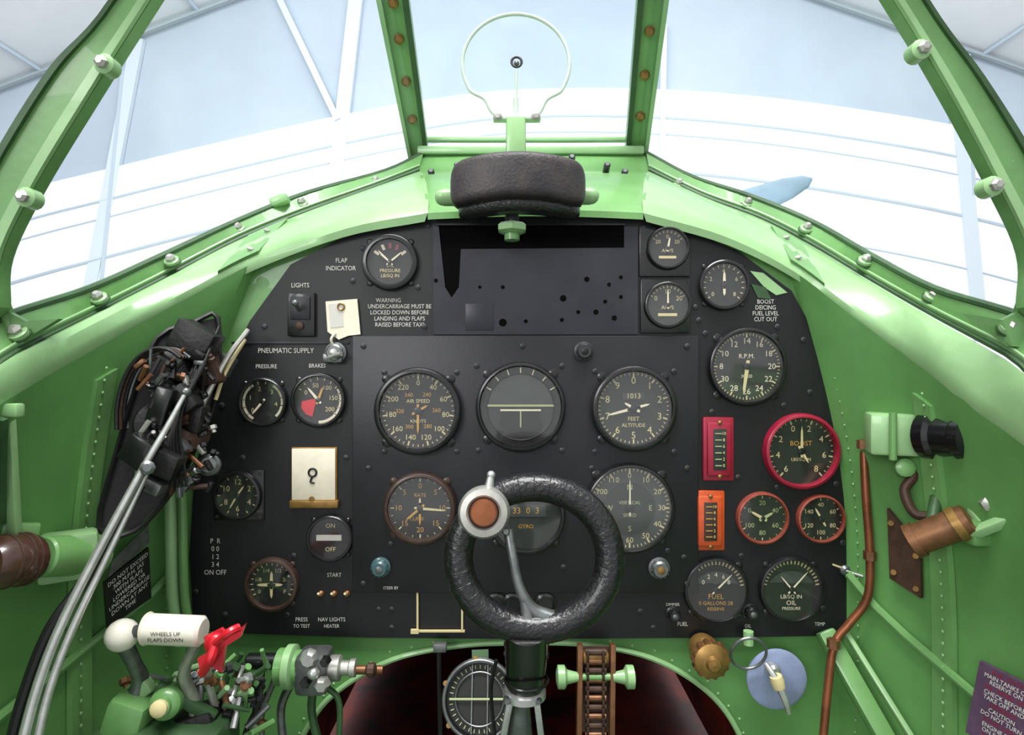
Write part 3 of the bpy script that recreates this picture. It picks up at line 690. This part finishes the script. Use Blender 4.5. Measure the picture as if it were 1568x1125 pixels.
for k in range(36):
    t=2*math.pi*k/36; dv=u_*math.cos(t)+v_*math.sin(t); b.bar(c+ax*.0055+dv*r*.76,c+ax*.0055+dv*r*.86,.001,.0006,'lume',ax)
b.ring(c+ax*.008,ax,r*.68,.0008,'steel',36,6)
b.ring(c+ax*.013,ax,r*.99,.0018,'steel',44,8)
b.bar(c-ax*.02,P(735,995,.745),.02,.01,'green_dark')
for k in range(6):
    t=2*math.pi*k/6+.4; b.lathe(c+(u_*math.cos(t)+v_*math.sin(t))*r*1.04+ax*.01,ax,[(.003,0),(.003,.004)],'brass',8)
b.done()
b=B('compass_support_rod'); b.tube([P(672,985,.735),P(673,1060,.73),P(676,1180,.73)],.0028,'black',8); b.bar(P(664,990,.735),P(684,990,.735),.01,.01,'steel',Z,.001); b.done()
b=B('seat_adjust_chain_bracket')
for x in (888,938): b.bar(P(x,985,.72),P(x-2,1150,.70),.006,.014,'bronze',Y,.001)
b.box(P(912,1005,.715),(.030,.012,.012),'brass',None,.002)
for i in range(11):
    y_=998+i*14; b.lathe(P(912,y_,.712)-X*.012,X,[(.004,0),(.004,.024)],'bronze' if i%2 else 'rust',10)
    b.box(P(900,y_+7,.708),(.003,.004,.014),'rust',None,.001); b.box(P(924,y_+7,.708),(.003,.004,.014),'rust',None,.001)
b.prism([P(890,990,.728),P(936,990,.728),P(936,1120,.71),P(888,1120,.71)],Y*.003,'rust')
for x in (862,962):
    s_=1 if x>900 else -1
    b.lathe(P(x,1036,.71),X*-s_,[(.006,-.008),(.013,-.006),(.013,.002),(.008,.005),(.005,.018)],'green_light',16); b.cyl(P(x,1036,.71),P(912,1036,.712),.004,'green')
b.done()
# ================================================================ LEFT: THROTTLE QUADRANT
b=B('throttle_quadrant')
V=P
pl=[(332,487,.71),(296,494,.70),(240,518,.68),(205,600,.66),(175,700,.645),(150,808,.635),(205,812,.65),(262,752,.67),(300,680,.685),(330,600,.70)]
b.prism([V(*q) for q in pl],Vector((-.006,.006,0)),'grime_black')
b.tube([V(*q)+Vector((.002,-.002,0)) for q in pl],.003,'black',6,True,3)
ax=Vector((.75,-.65,.1)).normalized()
b.lathe(V(268,575,.67),ax,[(.026,-.008),(.028,-.004),(.028,.004),(.02,.008),(.010,.010),(.008,.016),(.0001,.017)],'grime_black',30,False)
for k in range(18):
    t=2*math.pi*k/18; uu,vv,_=frame(ax); b.lathe(V(268,575,.67)+(uu*math.cos(t)+vv*math.sin(t))*.027,ax,[(.0025,-.004),(.0025,.005)],'rust',6)
b.lathe(V(240,650,.65),ax,[(.022,-.004),(.024,0),(.024,.008),(.016,.012),(.007,.013),(.007,.02)],'grime_black',26)
b.lathe(V(295,665,.665),ax,[(.014,-.004),(.016,0),(.016,.008),(.009,.012)],'rust',20)
for o in range(4):
    pts=[]
    for k in range(9):
        t=math.radians(60+k*16); q=V(262,640,.66)+Vector((math.cos(t)*.045,-.004-o*.006,math.sin(t)*.075)); pts.append(q)
    b.tube(pts,.0022,('steel','grime_black','rust','grime_black')[o],6)
for q,sz,m,rt in (((300,522,.68),(.045,.03,.035),'grime_black',.5),((318,560,.69),(.024,.022,.045),'rust',-.3),((245,705,.63),(.045,.022,.026),'grime_black',.4),((215,690,.62),(.028,.02,.03),'bezel',.6),((285,610,.65),(.03,.02,.02),'grime_black',.9),((250,620,.64),(.02,.02,.04),'bezel',.3),((270,690,.65),(.03,.02,.016),'steel',-.6),((300,640,.66),(.02,.02,.03),'grime_black',.2),((232,740,.63),(.03,.02,.014),'steel',.5)):
    b.box(V(*q),sz,m,Matrix.Rotation(rt,3,'Y'),.003)
for k in range(90):
    x=random.uniform(210,325); y_=random.uniform(540,755); q=V(x,y_,.628+(x-225)*.0004)
    a2=Vector((random.uniform(-1,1),random.uniform(-.6,.1),random.uniform(-1,1))).normalized()
    m=random.choice(['steel','rust','black_gloss','alu','bezel','bronze','black','grime_black','grime_black'])
    if k%3==0: b.cyl(q-a2*.01,q+a2*random.uniform(.008,.018),random.uniform(.0015,.003),m,seg=8)
    elif k%3==1: b.lathe(q,a2,[(.0045,0),(.0045,.004),(.0025,.005),(.0025,.008)],m,6)
    else: b.box(q,(.012,.006,.005),m,Matrix.Rotation(random.uniform(0,3),3,'Y'),.001)
for k in range(9):
    x=306-k*7; b.tube([V(x+30,500+k*8,.69),V(x+5,560+k*10,.655),V(x-30+k*3,640+k*8,.635),V(x-20,745,.635)],.0018,random.choice(['black','grime_black','rust','steel']),6)
b.tube([V(380,505,.72),V(350,545,.70),V(320,600,.68),V(300,640,.665)],.003,'alu',8)
b.tube([V(375,520,.725),V(345,570,.70),V(330,612,.69)],.0022,'cream',8)
b.lathe(V(322,712,.68),Vector((.3,-1,.2)),[(.011,-.004),(.012,0),(.012,.01),(.008,.013)],'steel',16)
b.box(V(345,560,.715),(.018,.015,.026),'steel',Matrix.Rotation(.5,3,'Y'),.003)
TQ=b.done()
b=B('throttle_lever')
b.tube([V(285,600,.64),V(255,655,.62),V(222,712,.60),V(150,845,.565),V(90,965,.54),V(52,1070,.525),V(20,1200,.51)],[.0025,.003,.0034,.0040,.0042,.0044,.0046],'silver',12)
b.tube([V(226,722,.605),V(165,850,.57),V(110,965,.545),V(72,1070,.53),V(45,1200,.515)],[.0025,.003,.0034,.0036,.004],'silver',12)
b.tube([V(215,742,.61),V(135,880,.575),V(78,960,.55),V(38,1060,.535),V(0,1200,.52)],.0050,'black',10)
b.sphere(V(285,600,.64),.005,'steel'); b.lathe(V(226,716,.598),Vector((.5,-1,.2)),[(.007,-.004),(.007,.004),(.004,.006)],'steel',8)
b.done(TQ)
b=B('wall_pipe'); 
for x,m,r in ((262,'green_light',.007),(280,'green',.005)): b.tube([V(x-2,735,.72),V(x,800,.72),V(x+2,900,.72),V(x+8,950,.725),V(x+14,985,.732)],r,m,12)
b.done()
b=B('instruction_placard')
q=[V(160,892,.64),V(228,838,.685),V(232,915,.685),V(165,962,.64)]; b.prism(q,Vector((-.004,.003,0)),'black')
xd=(q[1]-q[0]).normalized(); zd=(q[1]-q[2]).normalized(); nn=xd.cross(zd).normalized(); 
if nn.y>0: nn=-nn
for i in range(7):
    o=q[0].lerp(q[3],(i+.8)/8.2).lerp(q[1].lerp(q[2],(i+.8)/8.2),.5)+nn*.0012
    b.text(('DO NOT EXCEED','300 M.P.H. IAS','WITH FLAPS','LOWERED OR','UNDERCARRIAGE','DOWN AT ANY','TIME')[i],o,.0062,'label',xd=xd,zd=zd)
q=[V(172,858,.65),V(228,802,.69),V(229,830,.69),V(165,885,.645)]; b.prism(q,Vector((-.003,.003,0)),'steel')
b.done()
b=B('trim_wheel_knob')
a0,a1,a2=V(150,848,.635),V(62,852,.575),V(0,860,.54)
b.cyl(a0,a1,.021,'green',.019,22,.002); b.box(V(105,850,.61),(.05,.03,.046),'green_light',Matrix.Rotation(math.radians(35),3,'Z'),.005)
dv=(a2-a1).normalized(); b.lathe(a1,dv,[(.012,0),(.012,.006),(.021,.008),(.023,.014),(.023,.040),(.018,.048),(.0001,.05)],'brown_knob',26,False)
for h in (.016,.022,.034): b.ring(a1+dv*h,dv,.0228,.0014,'rust',26,6)
b.done()
b=B('canopy_rail_bracket')
b.bar(V(12,620,.54),V(24,830,.56),.008,.008,'green_light',Y,.001); b.bar(V(0,640,.52),V(-5,800,.55),.01,.006,'green_dark',Y)
b.box(V(15,628,.53),(.02,.01,.012),'green_light',None,.002); b.bar(V(0,815,.56),V(60,815,.58),.01,.018,'green',Z,.002); b.done()
b=B('undercarriage_selector_lever'); d=.60
b.cyl(V(222,962,d),V(312,966,d),.0145,'handle_white',.0145,24,.003)
b.ring(V(226,962,d),X,.0145,.0012,'card',24,6); b.text('WHEELS UP',V(266,961,d)-Y*.0148,.0055,'rust'); b.text('FLAPS DOWN',V(266,970,d)-Y*.0148,.0055,'rust')
b.sphere(V(187,972,d),.0155,'handle_white'); b.cyl(V(200,968,d),V(225,963,d),.006,'steel')
b.tube([V(190,985,d),V(205,1015,.61),V(215,1040,.62),V(205,1075,.62)],[.008,.007,.008,.010],'steel',12)
b.tube([V(300,985,d),V(282,1030,.61),V(298,1075,.62),V(300,1110,.62)],[.005,.006,.006,.007],'alu',12)
b.tube([V(330,985,.6),V(318,1030,.62),V(330,1085,.63)],.004,'alu',8)
b.lathe(V(252,1078,.60),Vector((.1,-1,.2)),[(.014,-.03),(.015,-.02),(.015,0),(.012,.004),(.009,.005),(.009,.010),(.0001,.011)],'green',24,False)
b.lathe(V(252,1078,.60),Vector((.1,-1,.2)),[(.008,.008),(.008,.014),(.005,.016)],'cream',12)
b.box(V(205,1095,.62),(.04,.05,.05),'green',Matrix.Rotation(.3,3,'Y'),.008)
b.bar(V(175,1085,.62),V(232,1045,.62),.016,.012,'green_light',Y,.003)
b.bar(V(240,1050,.61),V(330,1098,.62),.012,.01,'green_dark',Y,.003)
b.box(V(300,1115,.63),(.06,.04,.04),'grime_black',Matrix.Rotation(-.3,3,'Y'),.006)
b.box(V(255,1190,.62),(.13,.06,.12),'green_dark',None,.01)
for k in range(75):
    q=V(random.uniform(190,410),random.uniform(1010,1120),.625+random.uniform(0,.035)); a2=Vector((random.uniform(-1,1),-.5,random.uniform(-1,1))).normalized()
    m=random.choice(['green','green_light','silver','green_dark','bronze','black','grime_black','steel'])
    if k%2: b.lathe(q,a2,[(.006,0),(.006,.005),(.003,.006),(.003,.013)],m,8)
    else: b.cyl(q-a2*.012,q+a2*.016,random.uniform(.002,.004),m,seg=8)
b.done()
b=B('red_remove_tag')
b.prism([V(312,975,.585),V(338,962,.59),V(352,975,.585),V(376,955,.59),V(368,975,.588),V(345,990,.584),V(340,1030,.59),V(322,1020,.585),V(308,1036,.59),V(302,1008,.585),V(318,998,.583)],Vector((0,.004,0)),'red')
b.sphere(V(330,985,.588),.011,'red',Y,.7); b.tube([V(330,985,.58),V(350,968,.575),V(366,960,.582)],.004,'red',8); b.tube([V(330,988,.58),V(322,1010,.575),V(310,1030,.583)],.0045,'red',8)
b.done()
b=B('hydraulic_valve')
d=.70
b.cyl(V(378,1012,d),V(428,1012,d),.009,'bezel',.009,18,.002)
for x,r,m in ((432,.020,'green'),(445,.024,'green_light'),(456,.018,'green')): b.lathe(V(x,1020,d),X,[(r*.8,-.006),(r,-.004),(r,.004),(r*.8,.006)],m,24)
b.box(V(482,1025,d),(.038,.04,.046),'steel',None,.008); b.lathe(V(475,1005,d-.02),-Y,[(.010,0),(.010,.006),(.007,.01)],'silver',8)
b.lathe(V(495,1045,d-.02),-Y,[(.009,0),(.009,.006),(.006,.01)],'alu',6); b.sphere(V(480,1030,d-.024),.007,'silver')
b.lathe(V(470,1042,d-.02),-Y,[(.006,0),(.006,.006),(.004,.01)],'bezel',6); b.lathe(V(500,1010,d-.02),-Y,[(.006,0),(.006,.006),(.004,.01)],'bezel',6)
b.lathe(V(505,1022,d),X,[(.012,-.004),(.014,0),(.014,.012),(.008,.014),(.008,.022),(.010,.024),(.010,.03)],'alu',16)
b.cyl(V(525,1025,d),V(585,1025,d+.01),.005,'bronze'); b.lathe(V(560,1025,d),X,[(.004,0),(.008,.003),(.008,.01),(.004,.012)],'rust',10)
for p in (((445,1045),(430,1090),(440,1180)),((480,1050),(478,1095),(500,1180)),((400,1020),(395,1070),(380,1180)),((500,1050),(520,1080),(515,1180)),((385,1050),(360,1090),(350,1180)),((410,1060),(380,1110),(360,1180)),((370,1000),(345,1050),(340,1180)),((420,1040),(400,1100),(410,1180))):
    b.tube([V(x,y,.70) for x,y in p],random.choice([.0035,.005,.003]),random.choice(['black','green_dark','steel','grime_black','green']),8)
b.done()
# ================================================================ RIGHT SIDE
b=B('cockpit_lamp')
b.box(V(1380,664,.68),(.068,.04,.046),'green_light',Matrix.Rotation(math.radians(-20),3,'Z'),.004)
b.cyl(V(1352,630,.68)-Y*.018,V(1352,700,.68)-Y*.018,.004,'green')
a=V(1418,666,.655); e=V(1510,670,.60); dv=(e-a).normalized()
b.lathe(a,dv,[(.018,-.004),(.025,0),(.026,.012),(.022,.016),(.022,.034),(.025,.038),(.025,.046),(.016,.052),(.009,.058),(.007,.085)],'black_gloss',26)
b.tube([V(1480,668,.605),V(1520,669,.585),V(1568,671,.555),V(1650,673,.52)],.0058,'bezel',10); b.done()
b=B('copper_fuel_pipe')
b.tube([V(1322,672,.725),V(1326,760,.715),V(1332,850,.71),V(1328,915,.71),V(1300,955,.715),V(1278,985,.715),V(1268,1050,.71),V(1256,1180,.70)],.0046,'copper',12)
for x,y in ((1332,850),(1276,985),(1322,680)): b.lathe(V(x,y,.71),Z,[(.007,-.005),(.007,.005)],'bronze',6)
b.done()
b=B('hydraulic_hand_pump_lever')
a=V(1392,830,.63); e=V(1490,793,.60); dv=(e-a).normalized()
b.lathe(a,dv,[(.012,0),(.0155,.002),(.0155,.058),(.012,.060)],'bronze',24); b.lathe(a,dv,[(.0175,.002),(.0175,.010)],'bronze',24); b.lathe(a,dv,[(.0175,.044),(.0175,.052)],'brass',24)
b.bar(V(1437,712,.655),V(1505,805,.60),.010,.012,'green_light',Y,.002); b.bar(V(1462,715,.635),V(1535,800,.585),.008,.012,'green',Y,.002)
b.bar(V(1480,820,.60),V(1552,792,.57),.010,.010,'green_light',Y,.002); b.box(V(1498,815,.60),(.024,.02,.024),'green',None,.004)
b.tube([V(1380,706,.68),V(1400,725,.67),V(1385,750,.67),V(1400,785,.66),V(1430,790,.65)],.005,'rust',10)
b.lathe(V(1385,716,.67),Vector((-.3,-1,.2)),[(.010,-.006),(.010,.004),(.006,.006)],'green',12)
b.cyl(V(1425,810,.625),V(1440,730,.66),.006,'green_dark')
b.lathe(V(1515,770,.59),Vector((-.4,-1,0)),[(.008,-.01),(.008,.004),(.004,.006)],'alu',6)
b.done()
b=B('pump_mounting_plate'); b.prism([V(1358,778,.69),V(1408,840,.66),V(1410,916,.66),V(1362,885,.69)],Vector((.005,.003,0)),'rust')
for q in ((1364,800,.685),(1402,850,.66),(1402,900,.66),(1368,875,.685)): b.lathe(V(*q),Vector((-.6,-1,0)),[(.003,-.002),(.003,.003)],'brass',8)
b.done()
b=B('fuel_cock_plate')
q=[V(1500,1012,.60),V(1600,1062,.54),V(1585,1180,.54),V(1478,1120,.60)]; b.prism(q,Vector((.004,.003,0)),'placard_purple')
xd=(q[1]-q[0]).normalized(); zd=(q[0]-q[3]).normalized(); nn=xd.cross(zd); nn=-nn if nn.y>0 else nn
for i in range(13):
    o=q[0].lerp(q[3],(i+.8)/14).lerp(q[1].lerp(q[2],(i+.8)/14),.48)+nn*.0012
    b.text(('FUEL COCK','MAIN TANKS ON','RESERVE ON','ALL TANKS OFF','CHECK BEFORE','TAKE OFF AND','LANDING','CAUTION','DO NOT TURN','COCK WITH','ENGINE RUN','ON RESERVE','TANK ONLY')[i],o,.0056,'label' if i%3 else 'crimson',xd=xd,zd=zd)
b.done()
b=B('longeron_brace')
b.bar(V(1262,965,.74),V(1400,1210,.66),.020,.022,'green',Y,.003); b.bar(V(1290,960,.73),V(1440,1200,.64),.006,.012,'green_light',Y,.002); b.done()
b=B('brass_valve_wheel')
c=V(1086,1006,.715)
b.lathe(c,FR,[(.016,-.03),(.018,-.02),(.014,-.01),(.018,-.006),(.020,0),(.020,.01),(.014,.014),(.009,.015),(.007,.02),(.0001,.021)],'brass',28,False)
for k in range(14):
    t=2*math.pi*k/14; b.lathe(c+Vector((math.cos(t),0,math.sin(t)))*.0195,FR,[(.003,-.001),(.003,.009)],'bronze',8)
b.cyl(c+Y*.02,c+Y*.045,.01,'steel'); b.done()
b=B('pull_ring'); b.ring(V(1146,1000,.72),Vector((0,1,.25)),.021,.0018,'steel',30,8); b.lathe(V(1146,976,.735),Z,[(.006,-.008),(.006,.008)],'green_light',10); b.done()
b=B('starter_lever')
b.lathe(V(1188,1038,.738),FR,[(.036,0),(.036,.003),(.032,.005)],'blue_tint',40); b.lathe(V(1180,1022,.732),FR,[(.008,0),(.008,.010),(.005,.013)],'silver',12)
b.tube([V(1172,1015,.715),V(1188,1040,.705),V(1202,1072,.70),V(1208,1092,.70)],[.003,.0045,.004,.0025],'silver',10)
b.lathe(V(1190,1042,.705),Vector((.3,0,-1)),[(.007,-.006),(.008,0),(.007,.008)],'cream',12)
b.done()
# ================================================================ LIGHTS / WORLD / CAMERA
w=bpy.data.worlds.new('World'); bpy.context.scene.world=w; w.use_nodes=True
w.node_tree.nodes['Background'].inputs[0].default_value=(.97,.985,1,1); w.node_tree.nodes['Background'].inputs[1].default_value=.70
def area(nm,loc,tgt,sx,sy,e,col=(1,1,1)):
    l=bpy.data.lights.new(nm,'AREA'); l.shape='RECTANGLE'; l.size=sx; l.size_y=sy; l.energy=e; l.color=col
    o=bpy.data.objects.new(nm,l); o.location=loc; o.rotation_euler=(Vector(tgt)-Vector(loc)).to_track_quat('-Z','Y').to_euler(); bpy.context.scene.collection.objects.link(o)
area('overhead_fill',(0,-1.0,ZC+3.0),(0,0,ZC-.1),2.2,1.2,165,(1,1,.98))  # added fill above the cockpit for contrast and highlights, not an actual lamp
area('wall_fill',(0,1.5,ZC+4.2),(0,8.2,ZC+2.0),14,2.5,600,(.97,.99,1))  # unseen area light added to brighten the white end wall
area('rear_fill',(-2.5,-4,ZC+1.5),(0,0,ZC-.2),2,1.5,70)  # added fill from behind the pilot, no real door opening there
cam=bpy.data.cameras.new('cam'); cam.sensor_width=36; cam.sensor_fit='HORIZONTAL'; cam.lens=36*F/1568; cam.clip_start=.02
co=bpy.data.objects.new('camera',cam); co.location=(0,-D0,ZC); co.rotation_euler=(math.pi/2,0,0); bpy.context.scene.collection.objects.link(co)
bpy.context.scene.camera=co
vs=bpy.context.scene.view_settings; vs.view_transform='Standard'; vs.look='None'; vs.exposure=.3
